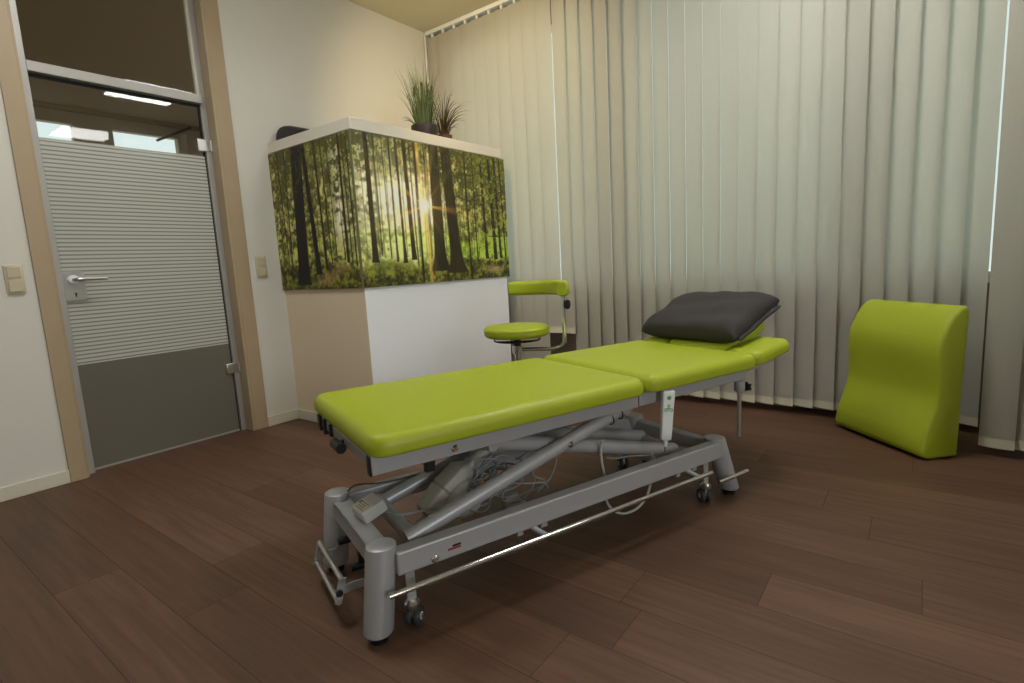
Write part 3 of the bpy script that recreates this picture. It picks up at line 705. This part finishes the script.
# curved backrest, arc around the seat centre
bm = new_bm(); rings = []; R0 = .262; NA = 30
for i in range(NA + 1):
    a = math.radians(14 + (135 - 14) * i / NA); t = min(i, NA - i)
    k = [.55, .85, 1][t] if t < 2 else 1
    c, s = math.cos(a), math.sin(a); ring = []
    for (dx_, dz_) in rrect(.058 * (.7 + .3 * k), .082 * (.55 + .45 * k), .022 * k, 4):
        ring.append(((R0 + dx_) * c, (R0 + dx_) * s, .872 + dz_))
    rings.append(ring)
loft(bm, rings); obj('backrest', bm, M['green'], st, smooth=True, sharp=60)

# ------------------------------------------------------------------ treatment table
TX, TY, TH = 2.3871, 0.9986, 1.2133
T = empty('treatment_table', (TX, TY, 0), TH, 'height adjustable treatment table with lime green pads on a grey scissor lift frame', 'treatment table')
WB = .44
def tobj(name, bm, m_, par=None, **k): return obj(name, bm, m_, par or T, **k)
# pads
bm = new_bm(); pad(bm, -.022, .992, -.052, .64, .526, .590, .055, .034); tobj('foot_pad', bm, M['green'], smooth=True, sharp=60)
bm = new_bm(); pad(bm, .999, 1.645, -.052, .64, .526, .592, .045, .034); tobj('torso_pad', bm, M['green'], smooth=True, sharp=60)
def tilt(u_, z_, ang):
    c, s = math.cos(ang), math.sin(ang)
    return lambda p: Vector((u_ + (p.x - u_) * c - (p.z - z_) * s, p.y, z_ + (p.x - u_) * s + (p.z - z_) * c))
bm = new_bm(); pad(bm, 1.644, 1.90, -.048, .125, .530, .590, .04, .028, tilt(1.65, .55, math.radians(9))); tobj('arm_pad', bm, M['green'], smooth=True, sharp=60)
bm = new_bm(); pad(bm, 1.644, 1.90, .468, .636, .530, .590, .04, .028, tilt(1.65, .55, math.radians(9))); tobj('arm_pad', bm, M['green'], smooth=True, sharp=60)
bm = new_bm(); pad(bm, 1.650, 2.005, .130, .460, .534, .592, .045, .028, tilt(1.65, .56, math.radians(18))); tobj('head_pad', bm, M['green'], smooth=True, sharp=60)
# top frame
bm = new_bm()
for v in (.012, .575): bar(bm, (-.012, v, .4955), (.985, v, .4985), .024, .056)
bar(bm, (.004, .024, .50), (.004, .565, .50), .03, .036); bar(bm, (.55, .024, .50), (.55, .565, .50), .03, .03)
tobj('foot_section_frame', bm, M['frame'], bevel=.003)
bm = new_bm()
for v in (.012, .575): bar(bm, (.992, v, .4975), (1.628, v, .4985), .022, .052)
bar(bm, (1.02, .02, .50), (1.02, .565, .50), .03, .036); bar(bm, (1.62, .02, .50), (1.62, .565, .50), .03, .036)
bar(bm, (1.62, .04, .50), (1.87, .04, .524), .02, .03); bar(bm, (1.62, .555, .50), (1.87, .555, .524), .02, .03)
bar(bm, (1.62, .22, .50), (1.98, .22, .60), .02, .024); bar(bm, (1.62, .39, .50), (1.98, .39, .60), .02, .024)
tobj('torso_section_frame', bm, M['frame'], bevel=.003)
for v in (.012, .575):
    bm = new_bm(); box(bm, -.0175, -.0125, v - .013, v + .013, .467, .522); tobj('end_cap', bm, M['black'], bevel=.002)
# bolts on near rail / beam
for (u_, z_, v) in ((.236, .490, -.001), (.128, .205, -.049)):
    bm = new_bm(); lathe(bm, [(.011, 0), (.011, -.003), (.007, -.006), (.006, -.010)], 14, (u_, v, z_), 'y'); tobj('bolt', bm, M['chrome'], smooth=True)
# black roll holders under the foot end
for (v, kind) in ((.555, 0), (.49, 0), (.41, 1)):
    bm = new_bm(); box(bm, -.020, .012, v - .011, v + .011, .468 + .012 * kind, .520); tobj('roll_holder_clamp', bm, M['black'], bevel=.003)
bm = new_bm(); tube(bm, [(-.028, .315, .485), (-.028, .24, .485)], .016, 18); bar(bm, (-.028, .275, .485), (.005, .275, .50), .012, .02); tobj('roll_holder_grip', bm, M['black'], smooth=True)
bm = new_bm(); box(bm, .155, .185, .03, .05, .425, .468); tobj('cable_clip', bm, M['black'], bevel=.002)
# head prop pole
bm = new_bm(); lathe(bm, [(.018, .428), (.022, .434), (.022, .474)], 20, (1.577, -.004, 0)); hp = tobj('pole_clamp', bm, M['frame'], smooth=True)
bm = new_bm(); tube(bm, [(1.577, -.004, .232), (1.577, -.004, .444)], .0085, 14); tobj('prop_pole', bm, M['chromeS'], smooth=True)
bm = new_bm(); tube(bm, [(1.595, -.004, .44), (1.62, -.004, .44)], .006, 10)
rings = []
for h, k in ((1.618, .5), (1.622, 1), (1.637, 1), (1.642, .5)):
    rings.append([Vector((h, -.004 + (.017 + .004 * math.cos(5 * a)) * k * math.cos(a), .44 + (.017 + .004 * math.cos(5 * a)) * k * math.sin(a) - .0)) for a in [2 * PI * i / 30 for i in range(30)]])
loft(bm, rings); tobj('clamp_knob', bm, M['black'], smooth=True)
# base beams
bm = new_bm()
box(bm, .02, 1.415, -.048, -.002, .188, .256); tobj('side_beam', bm, M['frame'], bevel=.006, segs=3)
bm = new_bm(); box(bm, .02, 1.415, WB + .0, WB + .046, .188, .256); tobj('side_beam', bm, M['frame'], bevel=.006, segs=3)
bm = new_bm(); box(bm, -.034, .026, .02, WB - .02, .244, .254); box(bm, -.034, -.028, .02, WB - .02, .20, .254); tobj('cross_plate', bm, M['frame'], bevel=.002)
bm = new_bm(); box(bm, 1.385, 1.43, -.002, WB, .195, .25); tobj('cross_beam', bm, M['frame'], bevel=.006)
# four feet
def foot(u_, v, lean, top):
    bm = new_bm(); n = 28; R_ = .042
    prof = [(.90, .026), (1.0, .032), (1.0, top - .006), (.97, top - .001), (.9, top + .001), (.3, top + .002)]
    rings = []
    for k, z in prof:
        f = (top - z) / (top - .03); rings.append([Vector((u_ + lean * f + R_ * k * math.cos(a), v + R_ * k * math.sin(a), z)) for a in [2 * PI * i / n for i in range(n)]])
    loft(bm, rings); f_ = tobj('foot_column', bm, M['frame'], smooth=True, sharp=35)
    bm = new_bm(); lathe(bm, [(.020, 0), (.026, .002), (.026, .012), (.015, .016), (.015, .03)], 20, (u_ + lean, v, 0)); tobj('rubber_foot', bm, M['black'], f_, smooth=True)
foot(-.008, -.006, -.028, .275); foot(-.008, WB + .0, -.028, .275)
foot(1.400, -.012, .094, .268); foot(1.400, WB + .005, .094, .268)
# casters
def caster(u_, v, ang=1.15):
    def spin(b_):
        bmesh.ops.rotate(b_, verts=b_.verts[:], cent=(u_, v, 0), matrix=Matrix.Rotation(ang, 3, 'Z')); return b_
    bm = new_bm(); box(bm, u_ - .014, u_ + .014, v - .004, v + .004, .085, .19); ck = tobj('caster_bracket', bm, M['frame'], bevel=.002)
    bm = new_bm(); lathe(bm, [(.020, .062), (.022, .066), (.022, .078), (.016, .082), (.012, .088)], 20, (u_, v, 0)); lathe(bm, [(.007, -.022), (.007, .022)], 12, (u_ + .012, v, .028), 'y')
    box(bm, u_ - .006, u_ + .02, v - .004, v + .004, .03, .066); tobj('caster_fork', spin(bm), M['chromeS'], ck, smooth=True)
    for s in (-1, 1):
        bm = new_bm(); lathe(bm, [(.016, -.007), (.026, -.008), (.0285, -.004), (.0285, .004), (.026, .008), (.016, .007), (.006, .008)], 26, (u_ + .012, v + s * .012, .0285), 'y'); tobj('caster_wheel', spin(bm), M['rubber'], ck, smooth=True)
        bm = new_bm(); lathe(bm, [(.011, -.0095), (.011, .0095)], 16, (u_ + .012, v + s * .012, .0285), 'y'); tobj('wheel_hub', spin(bm), M['motor2'], ck, smooth=True)
caster(.065, -.01, .80); caster(1.345, -.012); caster(.065, WB + .02); caster(1.345, WB + .02)
# foot control bar along the near side
bm = new_bm(); tube(bm, [(-.021, -.08, .1635), (1.297, -.08, .1635)], .0085, 14); cb = tobj('foot_control_bar', bm, M['chrome'], smooth=True)
for u_ in (.47, 1.20):
    bm = new_bm(); tube(bm, [(u_ - .01, -.022, .192), (u_ + .03, -.08, .160)], .009, 12); box(bm, u_ - .055, u_ - .035, -.036, -.02, .170, .192); box(bm, u_ + .035, u_ + .06, -.036, -.02, .170, .192); box(bm, u_ - .04, u_ + .04, -.030, -.018, .178, .192); tobj('bar_arm', bm, M['frame'], cb, smooth=True)
bm = new_bm(); tube(bm, [(1.366, -.062, .099), (1.551, -.062, .099)], .0085, 14); tube(bm, [(1.46, -.06, .099), (1.46, .0, .12)], .006, 10); tobj('short_side_bar', bm, M['chrome'], smooth=True)
# stirrup pedal at the foot end
pe = None
pe = empty('foot_pedal'); pe.parent = T
for v in (.140, .405):
    bm = new_bm(); bar(bm, (-.105, v, .058), (-.085, v, .135), .004, .022, (1, 0, 0)); tobj('pedal_plate', bm, M['frame'], pe, bevel=.001)
for (u_, z_) in ((-.088, .128), (-.104, .066)):
    bm = new_bm(); tube(bm, [(u_, .133, z_), (u_, .412, z_)], .0085, 14); tobj('pedal_roller', bm, M['chromeS'], pe, smooth=True)
for v, s in ((.143, -1), (.402, 1)):
    bm = new_bm(); P_ = crom([(-.095, v, .095), (-.05, v - s * .012, .090), (-.01, v + s * .01, .10), (.02, v + s * .045, .118)], 6)
    rings = [[p + Vector((0, -.003, -.012)), p + Vector((0, .003, -.012)), p + Vector((0, .003, .012)), p + Vector((0, -.003, .012))] for p in P_]
    loft(bm, rings); tobj('pedal_arm', bm, M['frame'], pe)
bm = new_bm(); tube(bm, [(-.10, .136, .094), (-.10, .128, .094)], .010, 12); tobj('pedal_screw', bm, M['black'], pe, smooth=True)
for v, z_ in ((.33, .15), (.20, .12)):
    bm = new_bm(); tube(bm, [(-.045, v, z_), (.0, v, z_)], .012, 12); box(bm, -.02, -.005, v - .006, v + .006, z_, .204); tobj('adjusting_screw', bm, M['black'], smooth=True)
# scissor arms
def arm(p, q, r, name='lift_arm', mt=None):
    bm = new_bm(); tube(bm, [p, q], r, 22); return tobj(name, bm, mt or M['frame'], smooth=True)
arm((.085, .05, .236), (.985, .05, .472), .0245)
arm((.12, .36, .228), (.985, .36, .468), .0235)
arm((1.285, .10, .212), (.38, .10, .452), .027)
arm((1.315, .31, .212), (.38, .31, .452), .027)
bm = new_bm(); tube(bm, [(.11, .05, .230), (.11, .385, .230)], .023, 20); tobj('pivot_tube', bm, M['frame'], smooth=True)
bm = new_bm(); tube(bm, [(.96, .03, .462), (.96, .41, .462)], .018, 16); tobj('pivot_tube', bm, M['frame'], smooth=True)
bm = new_bm(); tube(bm, [(.39, .04, .450), (.39, .38, .450)], .018, 16); tobj('pivot_tube', bm, M['frame'], smooth=True)
bm = new_bm(); tube(bm, [(1.30, .0, .208), (1.30, .43, .208)], .016, 16); tobj('pivot_tube', bm, M['frame'], smooth=True)
bm = new_bm(); box(bm, .30, 1.15, .10, .13, .455, .475); box(bm, .30, 1.15, .30, .33, .455, .475); tobj('lift_carriage', bm, M['frame'], bevel=.003)
bm = new_bm(); lathe(bm, [(.011, -.0), (.011, -.004), (.007, -.008), (.006, -.012)], 14, (.686, .026, .392), 'y'); tobj('bolt', bm, M['chrome'], smooth=True)
# actuator: grey motor housing, white gear cover, inclined cylinder
ax = Vector((.80, 0, .60)).normalized(); ay = Vector((0, 1, 0)); az = ax.cross(ay) * -1
bm = new_bm()
c0 = Vector((.300, .215, .258)); rings = []
for s_, hw_, hh_ in ((-.10, .030, .034), (-.094, .040, .044), (-.005, .046, .054), (.0, .042, .049), (.004, .046, .054), (.085, .043, .050), (.115, .026, .030), (.135, .026, .028)):
    rings.append([c0 + ax * s_ + ay * x + az * y for x, y in rrect(hw_ * 2, hh_ * 2, .010, 3)])
loft(bm, rings); tobj('actuator_housing', bm, M['motor'], smooth=True, sharp=30)
bm = new_bm(); c1 = Vector((.338, .158, .246)); rings = []
for k, o_ in ((.01, -.036), (.5, -.034), (.8, -.026), (.95, -.014), (1, 0), (1, .02)):
    rings.append([c1 + ay * o_ + (ax * math.cos(a) * 1.25 + az * math.sin(a)) * .056 * k for a in [2 * PI * i / 28 for i in range(28)]])
loft(bm, rings); tobj('motor_cover', bm, M['motor2'], smooth=True)
bm = new_bm(); tube(bm, [c0 + ax * .11, c0 + ax * .20, c0 + ax * .205, c0 + ax * .27], [.026, .026, .016, .016], 18); tobj('actuator_cylinder', bm, M['motor'], smooth=True)
bm = new_bm(); tube(bm, [c0 - ax * .14, c0 - ax * .09], .018, 14); tobj('actuator_mount', bm, M['motor'], smooth=True)
# control box on the cross plate
cax = Vector((.86, .12, .30)).normalized(); cay = Vector((-.1, 1, .05)).normalized(); caz = cax.cross(cay).normalized(); cay = caz.cross(cax)
bm = new_bm(); obox(bm, (.036, .226, .282), cax, cay, caz, .040, .042, .020); cbx = tobj('control_box', bm, M['motor2'], bevel=.005)
bm = new_bm(); obox(bm, Vector((.036, .226, .282)) + caz * .0205 - cax * .016, cax, cay, caz, .020, .036, .0008); lbp = tobj('type_label', bm, mat('pale_label_print', (206, 200, 182), .6), cbx)
bm = new_bm()
for i in range(4): obox(bm, Vector((.036, .226, .282)) + caz * .0216 - cax * (.028 - i * .008) + cay * (.004 * (i % 2)), cax, cay, caz, .0012, .024 - .005 * (i % 3), .0003)
obox(bm, Vector((.036, .226, .282)) + caz * .0216 - cax * .008 + cay * .026, cax, cay, caz, .006, .005, .0003)
tobj('label_print', bm, mat('grey_label_print', (120, 116, 105), .6), lbp)
bm = new_bm(); box(bm, .50, .56, .17, .21, .135, .20); box(bm, .47, .62, .08, .40, .12, .135); tobj('junction_box', bm, M['motor'], bevel=.004)
# cables
def cable(pts, r=.0032, m_='cable', name='cable', par=None):
    bm = new_bm(); tube(bm, crom(pts, 7), r, 8); return tobj(name, bm, M[m_], par, smooth=True)
cable([(.073, .20, .272), (.11, .16, .262), (.17, .15, .258), (.22, .15, .25), (.25, .17, .23)], .0036)
def coil(c, ru, rz, n, v, seed, drift=(0, 0, 0)):
    rnd = random.Random(seed); pts = []
    for i in range(int(n * 9) + 1):
        a = 2 * PI * i / 9; k = 1 + rnd.uniform(-.22, .22); f = i / (n * 9)
        pts.append((c[0] + ru * k * math.cos(a) + drift[0] * f, v + rnd.uniform(-.02, .02) + drift[1] * f, c[1] + rz * k * math.sin(a) + drift[2] * f))
    return pts
cable(coil((.40, .33), .055, .05, 3.0, .13, 1, (.06, .04, -.03)))
cable(coil((.45, .27), .09, .045, 2.6, .15, 2, (.04, .03, .0)))
cable(coil((.36, .27), .05, .055, 2.3, .115, 3, (.05, .02, .0)))
cable(coil((.56, .22), .09, .035, 1.8, .12, 4, (-.03, .04, .03)))
cable([(.38, .14, .34), (.46, .12, .38), (.56, .13, .33), (.60, .13, .25), (.55, .14, .19), (.50, .16, .18)], .0028)
cable([(.52, .12, .35), (.60, .12, .37), (.68, .11, .33), (.66, .11, .26), (.60, .12, .21)], .0028)
bm = new_bm(); tube(bm, [(.385, .12, .265), (.40, .12, .29), (.43, .12, .325), (.44, .12, .335)], [.006, .011, .010, .005], 12); tobj('cable_plug', bm, M['cable'], smooth=True)
for (u_, z_) in ((.885, .44), (.93, .452)):
    bm = new_bm(); tube(bm, [Vector((u_, .05, z_)) + (Vector((-.25, 0, .968)) * math.cos(a) + Vector((0, 1, 0)) * math.sin(a)) * .0255 for a in [2 * PI * i / 24 for i in range(25)]], .0025, 6, False); tobj('cable_tie', bm, M['black'], smooth=True)
# dark cable lying along the far beam
cable([(.02, .42, .275), (.06, .43, .285), (.15, .43, .268), (.30, .42, .27), (.45, .40, .31), (.60, .38, .36)], .003, 'black')
# handset hanging from the near rail
hs = Vector((1.090, -.040, .428)); bm = new_bm()
hd = Vector((.10, .004, .995)).normalized(); hx = Vector((.92, -.36, -.09)).normalized()
rings = []
for s_, hw_, ht in ((-.094, .014, .006), (-.091, .020, .009), (-.06, .0215, .010), (.0, .0225, .010), (.084, .0245, .011), (.091, .024, .010), (.094, .019, .007)):
    rings.append([hs + hd * s_ + hx * x + hx.cross(hd) * -y for x, y in rrect(hw_ * 2, ht * 2, .005, 3)])
loft(bm, rings); ho = tobj('handset', bm, M['white'], smooth=True, sharp=45)
bm = new_bm()
for (a, b, r) in ((0, .068, .0068), (0, .038, .004), (-.010, .022, .0056), (.011, .022, .0056), (.0, .028, .003)):
    c_ = hs + hd * b + hx * a + hx.cross(hd) * .0118
    tube(bm, [c_ + (hx * math.cos(t) + hd * math.sin(t)) * r for t in [2 * PI * i / 16 for i in range(17)]], .0013, 5, False)
lathe(bm, [(.0045, 0), (.0045, -.0012)], 12, hs + hd * .068 + hx.cross(hd) * .0115, 'y')
tobj('button_symbols', bm, M['greenprint'], ho)
bm = new_bm(); tube(bm, [hs - hd * .095, hs - hd * .118], [.008, .005], 12); tobj('strain_relief', bm, M['white'], ho, smooth=True)
cable([hs - hd * .115, (1.09, -.02, .275), (1.07, .04, .255), (1.0, .065, .262), (.93, .066, .27), (.88, .063, .285)], .0032, 'cable')
cable([(.845, .045, .365), (.85, .06, .33), (.862, .07, .27), (.875, .075, .22), (.885, .09, .15), (.92, .10, .07), (.98, .10, .022), (1.06, .10, .016), (1.12, .10, .05), (1.14, .09, .12), (1.14, .08, .18), (1.13, .075, .24)], .0052, 'cablew')
bm = new_bm(); tube(bm, [(.882, .083, .215), (.888, .088, .165)], [.006, .009], 12); tobj('cable_plug', bm, M['cablew'], smooth=True)
# maker's badge on the beam
bm = new_bm(); box(bm, .170, .212, -.0488, -.0482, .212, .218); bdg = tobj('maker_badge', bm, M['red'])
bm = new_bm(); box(bm, .185, .212, -.0489, -.0482, .220, .226); tobj('badge_letters', bm, M['black'], bdg)

# ------------------------------------------------------------------ pillow
pw = empty('pillow', (0, 0, 0), 0, 'flat anthracite grey pillow leaning on the raised head pad of the treatment table', 'pillow')
cth, sth = math.cos(TH), math.sin(TH)
def W_(u_, v, z): return Vector((TX + cth * u_ - sth * v, TY + sth * u_ + cth * v, z))
def pillow_mesh(bm, Lp, Wp, Tp, n=26, pinch=.10, seed=3):
    top, bot = [], []
    for i in range(n + 1):
        rt_, rb_ = [], []
        for j in range(n + 1):
            a = -1 + 2 * i / n; b = -1 + 2 * j / n
            a_ = math.sin(a * PI / 2); b_ = math.sin(b * PI / 2)
            t = max(0, (1 - abs(a_) ** 7)) ** .42 * max(0, (1 - abs(b_) ** 7)) ** .42
            x = a_ * Lp / 2 * (1 - pinch * .5 * (1 - b_ * b_) * abs(a_) ** 4); y = b_ * Wp / 2 * (1 - pinch * (1 - a_ * a_) * abs(b_) ** 4)
            wob = .004 * math.sin(7 * a_ + 3 * b_ + seed) + .003 * math.sin(11 * b_ - 5 * a_)
            rt_.append(Vector((x, y, Tp * .55 * t + wob * t))); rb_.append(Vector((x, y, -Tp * .45 * t + wob * t * .5)))
        top.append(rt_); bot.append(rb_)
    VT = [[bm.verts.new(p) for p in r] for r in top]
    VB = [[VT[i][j] if i in (0, n) or j in (0, n) else bm.verts.new(bot[i][j]) for j in range(n + 1)] for i in range(n + 1)]
    for i in range(n):
        for j in range(n):
            bm.faces.new((VT[i][j], VT[i + 1][j], VT[i + 1][j + 1], VT[i][j + 1]))
            f = (VB[i][j], VB[i][j + 1], VB[i + 1][j + 1], VB[i + 1][j])
            if len(set(f)) == 4:
                try: bm.faces.new(f)
                except ValueError: pass
bm = new_bm(); pillow_mesh(bm, .385, .54, .118, pinch=.02); po_ = obj('pillow_body', bm, M['greydark'], pw, smooth=True, sharp=80)
bm = new_bm(); pillow_mesh(bm, .35, .05, .014, 12); fl = obj('pillowcase_flap', bm, M['greydark'], pw, smooth=True, sharp=80); fl.location = (-.002, -.260, -.018)
pw.location = W_(1.828, .352, .706)
pw.rotation_euler = (Matrix.Rotation(TH + .03, 3, 'Z') @ Matrix.Rotation(-math.radians(22), 3, 'Y')).to_euler()

# ------------------------------------------------------------------ ceiling spotlight fitting
cs = empty('ceiling_spotlight', (1.25, 2.35, H), 0, 'small warm ceiling spotlight aimed at the corner, reflected in the transom glass', 'ceiling light')
bm = new_bm(); lathe(bm, [(.035, -.012), (.04, -.001)], 24); tube(bm, [(0, 0, -.012), (0, 0, -.05)], .006, 8); obj('mount', bm, M['chromeS'], cs, smooth=True)
bm = new_bm(); tube(bm, [(0, -.03, -.03), (0, .03, -.075)], [.02, .032], 20); obj('lamp_shade', bm, M['chromeS'], cs, smooth=True)
